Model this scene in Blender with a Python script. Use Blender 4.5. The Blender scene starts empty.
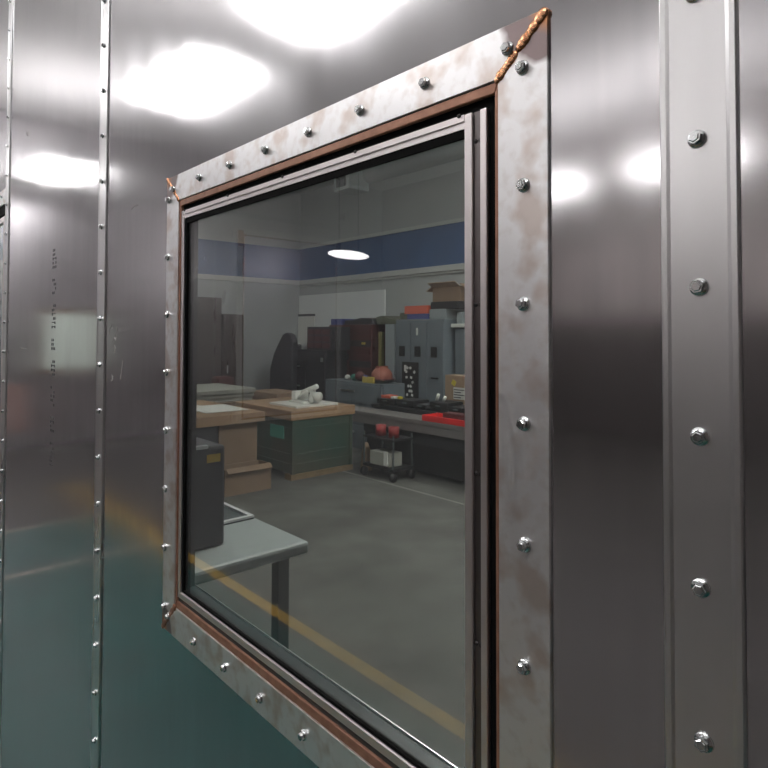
import bpy, bmesh, math, random
from mathutils import Vector, Matrix
random.seed(7)
col = bpy.context.scene.collection
S = 0.1016                      # bolt pitch (four inches)
PI = math.pi

# ------------------------------------------------------------------ materials
def mat(name, color, rough=.5, metal=0., spec=.5, emit=None, estr=0., noise=0., nscale=6., nstretch=(1,1,1), bump=0., bscale=40., rvar=0., bstretch=(1,1,1), coat=0., color2=None, aniso=0.):
    m = bpy.data.materials.new(name); m.use_nodes = True
    nt = m.node_tree; n = nt.nodes; l = nt.links
    b = n['Principled BSDF']
    b.inputs['Base Color'].default_value = (*color, 1)
    b.inputs['Roughness'].default_value = rough
    b.inputs['Metallic'].default_value = metal
    b.inputs['Specular IOR Level'].default_value = spec
    b.inputs['Coat Weight'].default_value = coat
    if aniso: b.inputs['Anisotropic'].default_value = aniso
    if emit:
        b.inputs['Emission Color'].default_value = (*emit, 1)
        b.inputs['Emission Strength'].default_value = estr
    if noise or rvar or bump or color2:
        tc = n.new('ShaderNodeTexCoord')
        mp = n.new('ShaderNodeMapping'); mp.inputs['Scale'].default_value = nstretch
        l.new(tc.outputs['Object'], mp.inputs['Vector'])
        nz = n.new('ShaderNodeTexNoise'); nz.inputs['Scale'].default_value = nscale; nz.inputs['Detail'].default_value = 5
        l.new(mp.outputs['Vector'], nz.inputs['Vector'])
        if noise or color2:
            mx = n.new('ShaderNodeMix'); mx.data_type = 'RGBA'
            c2 = color2 or tuple(max(0, c*(1-noise)) for c in color)
            mx.inputs['A'].default_value = (*color, 1); mx.inputs['B'].default_value = (*c2, 1)
            rp = n.new('ShaderNodeMapRange'); rp.inputs['From Min'].default_value = .35; rp.inputs['From Max'].default_value = .7
            l.new(nz.outputs['Fac'], rp.inputs['Value']); l.new(rp.outputs['Result'], mx.inputs['Factor'])
            l.new(mx.outputs['Result'], b.inputs['Base Color'])
        if rvar:
            rr = n.new('ShaderNodeMapRange'); rr.inputs['From Min'].default_value = .3; rr.inputs['From Max'].default_value = .7
            rr.inputs['To Min'].default_value = rough-rvar; rr.inputs['To Max'].default_value = rough+rvar
            l.new(nz.outputs['Fac'], rr.inputs['Value']); l.new(rr.outputs['Result'], b.inputs['Roughness'])
        if bump:
            mp2 = n.new('ShaderNodeMapping'); mp2.inputs['Scale'].default_value = bstretch
            l.new(tc.outputs['Object'], mp2.inputs['Vector'])
            nb = n.new('ShaderNodeTexNoise'); nb.inputs['Scale'].default_value = bscale; nb.inputs['Detail'].default_value = 3
            l.new(mp2.outputs['Vector'], nb.inputs['Vector'])
            bp = n.new('ShaderNodeBump'); bp.inputs['Strength'].default_value = 1; bp.inputs['Distance'].default_value = bump
            l.new(nb.outputs['Fac'], bp.inputs['Height']); l.new(bp.outputs['Normal'], b.inputs['Normal'])
    return m

def sheet_metal(name, base=(.675,.67,.685), rough=.115, wave=.0004):
    """mill-finish aluminium sheet: vertical rolling grain, hazy patches, slight oil-canning"""
    m = bpy.data.materials.new(name); m.use_nodes = True
    nt = m.node_tree; n = nt.nodes; l = nt.links; b = n['Principled BSDF']
    b.inputs['Metallic'].default_value = 1
    tc = n.new('ShaderNodeTexCoord')
    def noise(scale, stretch, detail=4):
        mp = n.new('ShaderNodeMapping'); mp.inputs['Scale'].default_value = stretch
        l.new(tc.outputs['Object'], mp.inputs['Vector'])
        z = n.new('ShaderNodeTexNoise'); z.inputs['Scale'].default_value = scale; z.inputs['Detail'].default_value = detail
        l.new(mp.outputs['Vector'], z.inputs['Vector']); return z.outputs['Fac']
    def rng(v, a, bb, lo=.3, hi=.7):
        r = n.new('ShaderNodeMapRange'); r.inputs['From Min'].default_value = lo; r.inputs['From Max'].default_value = hi
        r.inputs['To Min'].default_value = a; r.inputs['To Max'].default_value = bb
        l.new(v, r.inputs['Value']); return r.outputs['Result']
    def math_(op, a, bb):
        q = n.new('ShaderNodeMath'); q.operation = op
        for i, v in enumerate((a, bb)):
            if isinstance(v, (int, float)): q.inputs[i].default_value = v
            else: l.new(v, q.inputs[i])
        return q.outputs[0]
    cloud = noise(2.2, (1,1,1)); streak = noise(60, (1,1,.035)); fine = noise(14, (1,1,.25))
    r = math_('ADD', rng(cloud, rough-.03, rough+.04), rng(streak, -.012, .012))
    r = math_('ADD', r, rng(fine, -.015, .02))
    l.new(r, b.inputs['Roughness'])
    mx = n.new('ShaderNodeMix'); mx.data_type = 'RGBA'
    mx.inputs['A'].default_value = (*base, 1); mx.inputs['B'].default_value = (base[0]*.86, base[1]*.86, base[2]*.87, 1)
    l.new(rng(math_('ADD', math_('MULTIPLY', streak, .5), math_('MULTIPLY', fine, .5)), 0, 1), mx.inputs['Factor'])
    l.new(mx.outputs['Result'], b.inputs['Base Color'])
    w = noise(1.6, (1,1,.6), 1)
    g = noise(160, (1,1,.03), 2)
    gl = n.new('ShaderNodeBsdfGlossy'); gl.inputs['Roughness'].default_value = .36
    l.new(mx.outputs['Result'], gl.inputs['Color'])
    ms = n.new('ShaderNodeMixShader'); ms.inputs[0].default_value = .08
    out = [q for q in n if q.type == 'OUTPUT_MATERIAL'][0]
    l.new(b.outputs[0], ms.inputs[1]); l.new(gl.outputs[0], ms.inputs[2]); l.new(ms.outputs[0], out.inputs['Surface'])
    hgt = math_('ADD', math_('MULTIPLY', w, wave), math_('MULTIPLY', g, .0000025))
    bp = n.new('ShaderNodeBump'); bp.inputs['Strength'].default_value = 1; bp.inputs['Distance'].default_value = 1
    l.new(hgt, bp.inputs['Height']); l.new(bp.outputs['Normal'], b.inputs['Normal']); l.new(bp.outputs['Normal'], gl.inputs['Normal'])
    return m

def flange_metal(name, corners):
    """dull aluminium with brownish stains and heat tint around the welded corners"""
    m = bpy.data.materials.new(name); m.use_nodes = True
    nt = m.node_tree; n = nt.nodes; l = nt.links; b = n['Principled BSDF']
    tc = n.new('ShaderNodeTexCoord')
    def noise(scale, detail=4, st=(1,1,1)):
        mp = n.new('ShaderNodeMapping'); mp.inputs['Scale'].default_value = st
        l.new(tc.outputs['Object'], mp.inputs['Vector'])
        z = n.new('ShaderNodeTexNoise'); z.inputs['Scale'].default_value = scale; z.inputs['Detail'].default_value = detail
        l.new(mp.outputs['Vector'], z.inputs['Vector']); return z.outputs['Fac']
    def rng(v, a, bb, lo=.3, hi=.7):
        r = n.new('ShaderNodeMapRange'); r.inputs['From Min'].default_value = lo; r.inputs['From Max'].default_value = hi
        r.inputs['To Min'].default_value = a; r.inputs['To Max'].default_value = bb
        l.new(v, r.inputs['Value']); return r.outputs['Result']
    def mix(f, a, bb):
        x = n.new('ShaderNodeMix'); x.data_type = 'RGBA'
        l.new(f, x.inputs['Factor'])
        for k, v in (('A', a), ('B', bb)):
            if isinstance(v, tuple): x.inputs[k].default_value = (*v, 1)
            else: l.new(v, x.inputs[k])
        return x.outputs['Result']
    blotch = noise(22, 3); fine = noise(90, 4)
    c = mix(rng(blotch, 0, .8, .50, .64), (.90,.90,.91), (.66,.57,.52))
    c = mix(rng(fine, 0, .35, .5, .75), c, (.62,.56,.52))
    dist = None
    for p in corners:
        d = n.new('ShaderNodeVectorMath'); d.operation = 'DISTANCE'
        l.new(tc.outputs['Object'], d.inputs[0]); d.inputs[1].default_value = p
        if dist is None: dist = d.outputs['Value']
        else:
            q = n.new('ShaderNodeMath'); q.operation = 'MINIMUM'; l.new(dist, q.inputs[0]); l.new(d.outputs['Value'], q.inputs[1]); dist = q.outputs[0]
    w = n.new('ShaderNodeMath'); w.operation = 'ADD'; l.new(dist, w.inputs[0]); l.new(rng(blotch, -.006, .006), w.inputs[1])
    c = mix(rng(w.outputs[0], 1, 0, .040, .046), c, (.27,.215,.215))
    c = mix(rng(w.outputs[0], 1, 0, .010, .024), c, (.52,.25,.12))
    l.new(c, b.inputs['Base Color'])
    b.inputs['Metallic'].default_value = .93
    l.new(rng(fine, .32, .42), b.inputs['Roughness'])
    bp = n.new('ShaderNodeBump'); bp.inputs['Distance'].default_value = .00008; l.new(fine, bp.inputs['Height']); l.new(bp.outputs['Normal'], b.inputs['Normal'])
    return m

def glass_mat(name, tint=(.87,.89,.88), ior=1.64):
    m = bpy.data.materials.new(name); m.use_nodes = True
    nt = m.node_tree; n = nt.nodes; l = nt.links
    for q in list(n):
        if q.type != 'OUTPUT_MATERIAL': n.remove(q)
    out = [q for q in n if q.type == 'OUTPUT_MATERIAL'][0]
    t = n.new('ShaderNodeBsdfTransparent'); t.inputs['Color'].default_value = (*tint, 1)
    g = n.new('ShaderNodeBsdfGlossy'); g.inputs['Roughness'].default_value = .012
    f = n.new('ShaderNodeFresnel'); f.inputs['IOR'].default_value = ior
    ge = n.new('ShaderNodeNewGeometry'); mr = n.new('ShaderNodeMapRange'); mr.inputs['To Min'].default_value = ior; mr.inputs['To Max'].default_value = 1/ior
    l.new(ge.outputs['Backfacing'], mr.inputs['Value']); l.new(mr.outputs['Result'], f.inputs['IOR'])
    x = n.new('ShaderNodeMixShader'); l.new(f.outputs[0], x.inputs[0]); l.new(t.outputs[0], x.inputs[1]); l.new(g.outputs[0], x.inputs[2])
    d = n.new('ShaderNodeBsdfDiffuse'); d.inputs['Color'].default_value = (.75,.78,.8,1)   # pale haze laid over the glass as thin dust, lifts dark tones
    y = n.new('ShaderNodeMixShader'); y.inputs[0].default_value = .022
    l.new(x.outputs[0], y.inputs[1]); l.new(d.outputs[0], y.inputs[2]); l.new(y.outputs[0], out.inputs['Surface'])
    return m

def floor_mat(name):
    """workshop concrete with saw-cut joints"""
    m = mat(name, (.15,.15,.138), .5, noise=.38, nscale=2.2, bump=.0006, bscale=25, rvar=.08)
    nt = m.node_tree; n = nt.nodes; l = nt.links; b = n['Principled BSDF']
    src = b.inputs['Base Color'].links[0].from_socket
    tc = n.new('ShaderNodeTexCoord'); sx = n.new('ShaderNodeSeparateXYZ'); l.new(tc.outputs['Object'], sx.inputs[0])
    def line(out, pos, wd):
        a = n.new('ShaderNodeMath'); a.operation = 'SUBTRACT'; l.new(out, a.inputs[0]); a.inputs[1].default_value = pos
        c = n.new('ShaderNodeMath'); c.operation = 'ABSOLUTE'; l.new(a.outputs[0], c.inputs[0])
        d = n.new('ShaderNodeMath'); d.operation = 'LESS_THAN'; l.new(c.outputs[0], d.inputs[0]); d.inputs[1].default_value = wd
        return d.outputs[0]
    prev = src
    for o, p in ((sx.outputs['Y'], 3.67), (sx.outputs['X'], -1.2)):
        x = n.new('ShaderNodeMix'); x.data_type = 'RGBA'; l.new(line(o, p, .012), x.inputs['Factor']); l.new(prev, x.inputs['A']); x.inputs['B'].default_value = (.33,.33,.31,1)
        prev = x.outputs['Result']
    l.new(prev, b.inputs['Base Color'])
    return m

M = {}
M['sheet'] = sheet_metal('aluminium_sheet')
M['sheet_end'] = sheet_metal('aluminium_sheet_end', (.78,.76,.78), .30, .0004)
M['batten'] = mat('batten_aluminium', (.84,.84,.85), .30, 1, noise=.12, nscale=10, nstretch=(1,1,.15), rvar=.05, bump=.00005, bscale=120, bstretch=(1,1,.05))
M['sash'] = mat('sash_aluminium', (.88,.83,.83), .34, 1)
M['groove'] = mat('sash_groove_shade', (.22,.20,.20), .3, 1)  # same aluminium, the recess shade put into a darker colour
M['zinc'] = mat('zinc_screw', (.72,.74,.75), .2, 1, rvar=.06, nscale=300)
M['zinc_dark'] = mat('dark_hole_shadow', (.05,.045,.045), .6, .3)
M['copper'] = mat('copper_weld', (.84,.46,.26), .24, 1, color2=(.42,.17,.08), nscale=180, bump=.0002, bscale=300)
M['scorch'] = mat('scorched_weld', (.25,.13,.09), .4, .8, color2=(.5,.25,.14), nscale=120, bump=.0006, bscale=300)
M['brown'] = mat('brown_edge', (.42,.22,.15), .38, .6, color2=(.30,.15,.10), nscale=60, nstretch=(1,1,1))
M['rubber'] = mat('black_rubber', (.006,.006,.006), .7, spec=.04)
M['jamb'] = mat('jamb_dark', (.020,.024,.026), .45)
M['glass'] = glass_mat('window_glass')
M['concrete'] = floor_mat('workshop_concrete')
M['teal'] = mat('teal_floor', (.005,.070,.064), .4, noise=.25, nscale=2)
M['hallfloor'] = mat('hall_floor', (.05,.046,.043), .5, noise=.2, nscale=2)
M['yellow'] = mat('yellow_line', (.85,.50,.05), .5, noise=.3, nscale=9)
M['pinkpanel'] = mat('pink_panel', (.70,.42,.36), .6)
M['palepaint'] = mat('pale_frame_paint', (.85,.84,.83), .5)
M['joint'] = mat('floor_joint', (.36,.30,.26), .5)
M['ceilwhite'] = mat('ceiling_white', (.78,.77,.77), .8)
M['brownwall'] = mat('brown_wall', (.40,.355,.345), .6, noise=.3, nscale=1.5)
M['lamp'] = mat('lamp_diffuser', (.9,.9,.9), .5, emit=(1,.97,.96), estr=13)
M['darkband'] = mat('dark_filler_band', (.05,.042,.04), .6)
M['eastwall'] = mat('east_wall_paint', (.14,.12,.115), .6)
M['lampup'] = mat('lamp_fill_glow', (.9,.9,.9), .5, emit=(1,.97,.96), estr=12)  # added upward glow on the nearer hall lights
M['lampframe'] = mat('lamp_frame', (.7,.7,.7), .5)
M['wlamp'] = mat('workshop_lamp', (.9,.9,.9), .5, emit=(1,.95,.95), estr=10.0)
M['wlampbig'] = mat('workshop_fill_lamp', (.9,.9,.9), .5, emit=(1,.98,.93), estr=70)
M['wall'] = mat('workshop_wall', (.50,.52,.52), .8, noise=.1, nscale=1)
M['wallpale'] = mat('workshop_wall_pale', (.88,.90,.90), .7, noise=.06, nscale=1)
M['blue'] = mat('blue_band', (.05,.115,.27), .45, noise=.2, nscale=2)
M['ledge'] = mat('ledge_white', (.60,.61,.60), .6)
M['wceil'] = mat('workshop_ceiling', (.62,.65,.64), .9)
M['darkgrey'] = mat('dark_grey_paint', (.035,.036,.042), .45)
M['darkbrown'] = mat('dark_brown_paint', (.075,.055,.055), .45, noise=.2, nscale=3)
M['black'] = mat('black_plastic', (.014,.014,.016), .45)
M['deskgrey'] = mat('desk_laminate', (.44,.48,.48), .35, noise=.08, nscale=20)
M['deskedge'] = mat('desk_edge', (.30,.34,.34), .4)
M['legsteel'] = mat('leg_steel', (.10,.12,.125), .45, .3)
M['silver'] = mat('silver', (.75,.76,.77), .3, 1)
M['brightrim'] = mat('pale_rim', (.78,.80,.81), .4)
M['stickery'] = mat('yellow_sticker', (.70,.45,.04), .5)
M['wood'] = mat('bench_wood', (.42,.26,.15), .5, noise=.25, nscale=4, nstretch=(1,6,6))
M['wooddark'] = mat('pallet_wood', (.30,.21,.12), .6, noise=.3, nscale=8)
M['green'] = mat('green_paint', (.04,.085,.065), .45, color2=(.085,.085,.062), nscale=3)
M['greenlight'] = mat('green_label', (.06,.30,.23), .5)
M['paper'] = mat('paper', (.80,.80,.76), .7)
M['foam'] = mat('foam_sheet', (.40,.40,.36), .8, noise=.15, nscale=4)
M['whiteplastic'] = mat('white_plastic', (.78,.78,.74), .45)
M['cardboard'] = mat('cardboard', (.30,.20,.13), .8, noise=.15, nscale=6)
M['cardlight'] = mat('cardboard_light', (.40,.28,.19), .8, noise=.15, nscale=6)
M['red'] = mat('red_plastic', (.32,.03,.03), .4)
M['redbright'] = mat('bright_red_tray', (.85,.03,.03), .35)
M['reddark'] = mat('red_dark_paint', (.12,.034,.034), .45, noise=.3, nscale=8)
M['orange'] = mat('orange_bin', (.70,.12,.06), .45)
M['bluebin'] = mat('blue_bin', (.05,.07,.28), .45)
M['cabgrey'] = mat('grey_cabinet', (.17,.20,.225), .4, noise=.08, nscale=3)
M['cablight'] = mat('light_grey_cabinet', (.30,.34,.36), .45)
M['benchsteel'] = mat('bench_steel', (.27,.25,.245), .45, .2, noise=.15, nscale=4)
M['yellowp'] = mat('yellow_plastic', (.62,.48,.08), .45)
M['oliveyellow'] = mat('olive_yellow', (.24,.22,.08), .5)
M['hatred'] = mat('faded_red', (.34,.11,.075), .5)
M['olive'] = mat('olive_cloth', (.13,.14,.10), .8)
M['poster'] = mat('poster_black', (.02,.02,.022), .5)
M['duct'] = mat('duct_grey', (.36,.39,.39), .5)
M['mark'] = mat('mill_print', (.10,.10,.11), .6, .3)
M['chalk'] = mat('chalk_scuff', (.80,.77,.77), .7)
M['lavender'] = mat('door_sheet', (.66,.63,.72), .42, 1, rvar=.05, nscale=3)
M['palepane'] = mat('pale_window_glow', (.66,.72,.66), .3, emit=(.80,.95,.82), estr=.30)  # lit look of the end window put into its own glow
M['tape'] = mat('tape_yellow', (.75,.60,.06), .5)

# ------------------------------------------------------------------ helpers
class MB:
    def __init__(s): s.bm = bmesh.new()
    def _add(s, t, mi, smooth):
        for f in t.faces: f.material_index = mi; f.smooth = smooth
        me = bpy.data.meshes.new('t'); t.to_mesh(me); t.free(); s.bm.from_mesh(me); bpy.data.meshes.remove(me)
    def box(s, x0, x1, y0, y1, z0, z1, bev=0., rot=0., mi=0, tilt=None):
        t = bmesh.new(); bmesh.ops.create_cube(t, size=1)
        for v in t.verts: v.co = Vector((v.co.x*(x1-x0), v.co.y*(y1-y0), v.co.z*(z1-z0)))
        if bev: bmesh.ops.bevel(t, geom=t.edges[:], offset=bev, segments=2, affect='EDGES', profile=.5)
        mt = Matrix.Translation(((x0+x1)/2, (y0+y1)/2, (z0+z1)/2))
        if tilt: mt = mt @ Matrix.Rotation(tilt[0], 4, 'X') @ Matrix.Rotation(tilt[1], 4, 'Y')
        mt = mt @ Matrix.Rotation(rot, 4, 'Z')
        bmesh.ops.transform(t, matrix=mt, verts=t.verts[:]); s._add(t, mi, False); return s
    def cyl(s, a, b, r, n=16, r2=None, mi=0, smooth=True):
        a, b = Vector(a), Vector(b); d = b-a
        t = bmesh.new(); bmesh.ops.create_cone(t, cap_ends=True, segments=n, radius1=r, radius2=r if r2 is None else r2, depth=d.length)
        mt = Matrix.Translation((a+b)/2) @ d.to_track_quat('Z', 'Y').to_matrix().to_4x4()
        bmesh.ops.transform(t, matrix=mt, verts=t.verts[:])
        s._add(t, mi, smooth and n > 8); return s
    def ball(s, c, r, sc=(1,1,1), rot=None, mi=0, n=12):
        t = bmesh.new(); bmesh.ops.create_uvsphere(t, u_segments=n, v_segments=max(6, n//2+2), radius=r)
        mt = Matrix.Translation(c)
        if rot is not None: mt = mt @ rot
        mt = mt @ Matrix.Diagonal((*sc, 1)); bmesh.ops.transform(t, matrix=mt, verts=t.verts[:]); s._add(t, mi, True); return s
    def prism(s, pts, y0, y1, mi=0, axis='Y', bev=0.):
        """polygon in x,z extruded along y (axis X: polygon in y,z; axis Z: polygon in x,y)"""
        t = bmesh.new()
        def P(p, k):
            return {'Y': (p[0], k, p[1]), 'X': (k, p[0], p[1]), 'Z': (p[0], p[1], k)}[axis]
        A = [t.verts.new(P(p, y0)) for p in pts]; B = [t.verts.new(P(p, y1)) for p in pts]
        t.faces.new(A); t.faces.new(B[::-1])
        for i in range(len(pts)): t.faces.new((A[i], B[i], B[(i+1) % len(pts)], A[(i+1) % len(pts)]))
        bmesh.ops.recalc_face_normals(t, faces=t.faces[:])
        if bev: bmesh.ops.bevel(t, geom=t.edges[:], offset=bev, segments=2, affect='EDGES', profile=.5)
        s._add(t, mi, False); return s
    def build(s, name, mats, parent=None, origin=None):
        if not isinstance(mats, (list, tuple)): mats = [mats]
        o_ = root_loc(parent) if parent else Vector((0, 0, 0))
        org = Vector(origin) if origin is not None else o_
        for v in s.bm.verts: v.co -= org
        me = bpy.data.meshes.new(name); s.bm.to_mesh(me); s.bm.free()
        for m in mats: me.materials.append(M[m] if isinstance(m, str) else m)
        o = bpy.data.objects.new(name, me); col.objects.link(o)
        if parent: o.parent = parent; o.location = org-o_
        else: o.location = org
        return o
def root_loc(o):
    v = Vector((0, 0, 0))
    while o: v += Vector(o.location); o = o.parent
    return v
def tag(o, label=None, cat=None, group=None, kind=None):
    if label: o['label'] = label
    if cat: o['category'] = cat
    if group: o['group'] = group
    if kind: o['kind'] = kind
    return o
def empty(name, loc, label=None, cat=None, group=None, kind=None):
    o = bpy.data.objects.new(name, None); o.empty_display_size = .05; col.objects.link(o); o.location = loc
    return tag(o, label, cat, group, kind)
def struct(name, mb, m, origin=(0,0,0)): return tag(mb.build(name, m, None, origin), kind='structure')

# ------------------------------------------------------------------ the metal wall and its room
XE, XR, YB, ZC = -9.0, 2.0, -7.6, 4.3         # end wall, right wall, opposite wall, ceiling
TH = .04
W1 = dict(x0=-1.030, x1=-.326, z0=1.043, z1=1.732)
W1C = dict(W1, z0=1.053)
W2 = dict(x0=-3.32, x1=-2.47, z0=.62, z1=1.965)
def wall_with_holes(holes, x0, x1, y0, y1, z0, z1):
    mb = MB(); xs = x0
    for h in sorted(holes, key=lambda q: q['x0']):
        mb.box(xs, h['x0'], y0, y1, z0, z1)
        mb.box(h['x0'], h['x1'], y0, y1, z0, h['z0']); mb.box(h['x0'], h['x1'], y0, y1, h['z1'], z1)
        xs = h['x1']
    mb.box(xs, x1, y0, y1, z0, z1); return mb
# outer skin (sheet metal) and the dark core behind it
wn = struct('wall_north', wall_with_holes([W1, W2], XE, XR, 0, .0015, 0, ZC), 'sheet')
struct('wall_north_core', wall_with_holes([W1C, W2], XE, XR, .0016, TH, 0, ZC), 'jamb')
# end wall with battens, a window and a big framed sheet door
struct('wall_west', MB().box(XE-.1, XE, YB, 0, 0, ZC), 'sheet_end')
struct('wall_south', MB().box(XE, XR, YB-.1, YB, 0, ZC), 'brownwall')
struct('wall_filler_dark', MB().box(XE+.01, XR-.01, YB+.001, YB+.06, 0, 1.7), 'darkband')  # added dark band, darkens the lower reflections in the metal
struct('wall_east', MB().box(XR, XR+.1, YB, 0, 0, ZC), 'eastwall')
struct('ceiling', MB().box(XE, XR, YB, 0, ZC, ZC+.1), 'ceilwhite')
struct('floor', MB().box(XE, XR, YB, 0, -.1, 0), 'hallfloor')
struct('floor_teal', MB().box(-5.27, XR, -1.27, -.001, .0002, .0022), 'teal')
struct('floor_stripe_yellow', MB().box(-6.6, XR, -1.365, -1.298, .0004, .0032), 'yellow')
for x, y0 in ((-5.3, -1.27), (-4.32, -1.27)):
    struct('floor_joint', MB().box(x-.022, x+.022, y0, -.01, .0024, .0036), 'joint')
def frame_ring(mb, ax, lo, hi, z0, z1, w, k0, k1, mi=0):
    """flat ring on a plane; ax 'Y' ring lies in x,z; ax 'X' ring lies in y,z"""
    for a, b, c, d in ((lo-w, lo, z0-w, z1+w), (hi, hi+w, z0-w, z1+w), (lo, hi, z1, z1+w), (lo, hi, z0-w, z0)):
        if ax == 'Y': mb.box(a, b, k0, k1, c, d, mi=mi)
        else: mb.box(k0, k1, a, b, c, d, mi=mi)
    return mb
ew = empty('window_2', (XE, -1.99, .97), kind='structure')
frame_ring(MB(), 'X', -2.31, -1.66, .99, 1.74, .06, XE, XE+.012).build('flange', 'cardboard', ew)
MB().box(XE, XE+.006, -2.30, -1.67, 1.0, 1.73).build('glass_pane', 'palepane', ew)
struct('trim_6', MB().box(XE, XE+.02, YB, 0, 3.38, 3.46, bev=.004), 'ledge')
struct('trim_7', MB().box(XE, XE+.02, -1.38, -1.20, .2, .82), 'pinkpanel')
for sy in (-4.03, -4.35, -3.3): struct('trim_8', MB().box(XE, XE+.005, sy-.025, sy+.025, 0, ZC), 'batten')
ed = empty('door_1', (XE, -5.4, 0), kind='structure')
frame_ring(MB(), 'X', -6.46, -4.52, .06, 3.10, .10, XE, XE+.014).build('flange', 'palepaint', ed)
frame_ring(MB(), 'X', -6.435, -4.545, .085, 3.075, .025, XE+.007, XE+.018).build('copper_edge', 'copper', ed)
MB().box(XE, XE+.006, -6.46, -4.52, .04, 3.10).build('door_sheet', 'lavender', ed)
for sy in (-6.5, -4.48): MB().box(XE+.014, XE+.02, sy-.05, sy+.05, 2.9, 3.16).build('weld_corner', 'copper', ed)
# hall lights
def troffer(x, y, sx=.6, sy=.25, z=ZC, label='', group='long ceiling lights of the metal-clad hall'):
    r = empty('ceiling_light', (x, y, z), label, 'ceiling light', group)
    z = 3.33
    f = MB()
    for a, b, c, d in ((x-sx, x+sx, y-sy, y-sy+.02), (x-sx, x+sx, y+sy-.02, y+sy), (x-sx, x-sx+.02, y-sy, y+sy), (x+sx-.02, x+sx, y-sy, y+sy)):
        f.box(a, b, c, d, z-.05, z-.001)
    f.build('frame', 'lampframe', r)
    MB().box(x-sx+.02, x+sx-.02, y-sy+.02, y+sy-.02, z-.04, z-.02).build('diffuser', 'lamp', r)
    if x > -4: MB().box(x-sx+.02, x+sx-.02, y-sy+.02, y+sy-.02, z-.018, z-.004).build('fill_uplight', 'lampup', r)  # upward glow added to brighten the ceiling that the sheets mirror
    for k in (-.45, .45): MB().cyl((x+k, y, z), (x+k, y, ZC), .006, 8).build('hanger', 'darkgrey', r)
for x, y in ((-.3,-1.46), (-2.45,-1.46), (-4.2,-1.46), (-7.5,-1.46), (-.3,-6.1), (-2.6,-6.1), (-4.3,-6.1)):  # rightmost pair is unseen, added for illumination
    troffer(x, y, label='bright ceiling light mirrored as a white glow in the metal sheets, except the added unseen right pair')

hl = empty('wall_lamp', (-7.75, -5.75, 2.72), 'soft oval lamp glow seen high in the window glass, before the mirrored sheet door', 'lamp')
MB().ball((-7.75,-5.75,2.75), .42, (.3,1,.17), n=24).build('lamp_shade', 'wlamp', hl)
for sy in (-5.95, -5.55): MB().cyl((-7.75,sy,2.78), (-7.75,sy,ZC), .009, 8).build('hanger', 'darkgrey', hl)
# ------------------------------------------------------------------ screws
def screw_mesh():
    mb = MB()
    mb.cyl((0,0,0), (0,-.0016,0), .0064, 24, .0060)
    mb.cyl((0,-.0014,0), (0,-.0058,0), .0046, 6, .0045, smooth=False)
    mb.cyl((0,-.0056,0), (0,-.0064,0), .0040, 6, .0030, smooth=False)
    for v in mb.bm.verts: pass
    me = bpy.data.meshes.new('screw'); mb.bm.to_mesh(me); mb.bm.free(); me.materials.append(M['zinc']); return me
SCREW = screw_mesh()
def screw(parent, x, y, z, rnd=True):
    o = bpy.data.objects.new('hex_screw', SCREW); col.objects.link(o); o.parent = parent
    o.location = Vector((x, y, z))-root_loc(parent)
    o.rotation_euler = (random.uniform(-.06,.06), random.uniform(0, PI/3), random.uniform(-.06,.06))
    return o

# ------------------------------------------------------------------ battens over the sheet seams
def batten(xs, zfirst, n, label, w=.0254, z1=ZC-.002):
    r = empty('cover_strip', (xs, 0, 0), label, 'metal strip', 'riveted cover strips on the metal wall')
    # shallow pressed profile with rolled edges
    pr = [(xs-w, 0), (xs-w, -.0022), (xs-w+.001, -.0034), (xs-w+.0045, -.0034), (xs-w+.007, -.0027), (xs+w-.007, -.0027), (xs+w-.0045, -.0034), (xs+w-.001, -.0034), (xs+w, -.0022), (xs+w, 0)]
    MB().prism(pr, .004, z1, axis='Z').build('strip', 'batten', r)
    for k in range(n):
        z = zfirst-k*S
        if .03 < z < z1-.02: screw(r, xs+random.uniform(-.001,.001), -.0027, z)
    return r
h0 = 1.5-.8307*S
batten(-1.6326*S, h0+8*S+2.1369*S, 24, 'wide aluminium cover strip right of the window, nearest the camera')
batten(-13.9873*S, h0+8.1089*S+7*S, 28, 'narrow-looking aluminium cover strip just left of the window')
batten(-23.9643*S, h0+12.1294*S, 24, 'aluminium cover strip at the far left edge of the photo')
for o in list(col.objects):
    if o.name.startswith('cover_strip'): del o['group']

# ------------------------------------------------------------------ window
win = empty('window_1', ((W1['x0']+W1['x1'])/2, 0, W1['z0']), kind='structure')
FX0, FX1, FZ0, FZ1 = -1.0655, -.2836, .9830, 1.7714        # outer flange
GX0, GX1, GZ0, GZ1 = -1.0153, -.3350, 1.0326, 1.7262       # inner flange edge
corners_w = [(FX0, 0, FZ0), (FX1, 0, FZ0), (FX0, 0, FZ1), (FX1, 0, FZ1)]
R0 = Vector(win.location)
M['flange'] = flange_metal('window_flange', [tuple(Vector(c)-R0) for c in corners_w])
g = .0008
for q in ([(FX0,FZ1),(FX1,FZ1),(GX1,GZ1),(GX0,GZ1)], [(FX1,FZ1-g),(FX1,FZ0+g),(GX1,GZ0+g),(GX1,GZ1-g)], [(FX1,FZ0),(FX0,FZ0),(GX0,GZ0),(GX1,GZ0)], [(FX0,FZ0+g),(FX0,FZ1-g),(GX0,GZ1-g),(GX0,GZ0+g)]):
    MB().prism(q, -.003, .0, bev=.0006).build('flange', 'flange', win)
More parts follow.
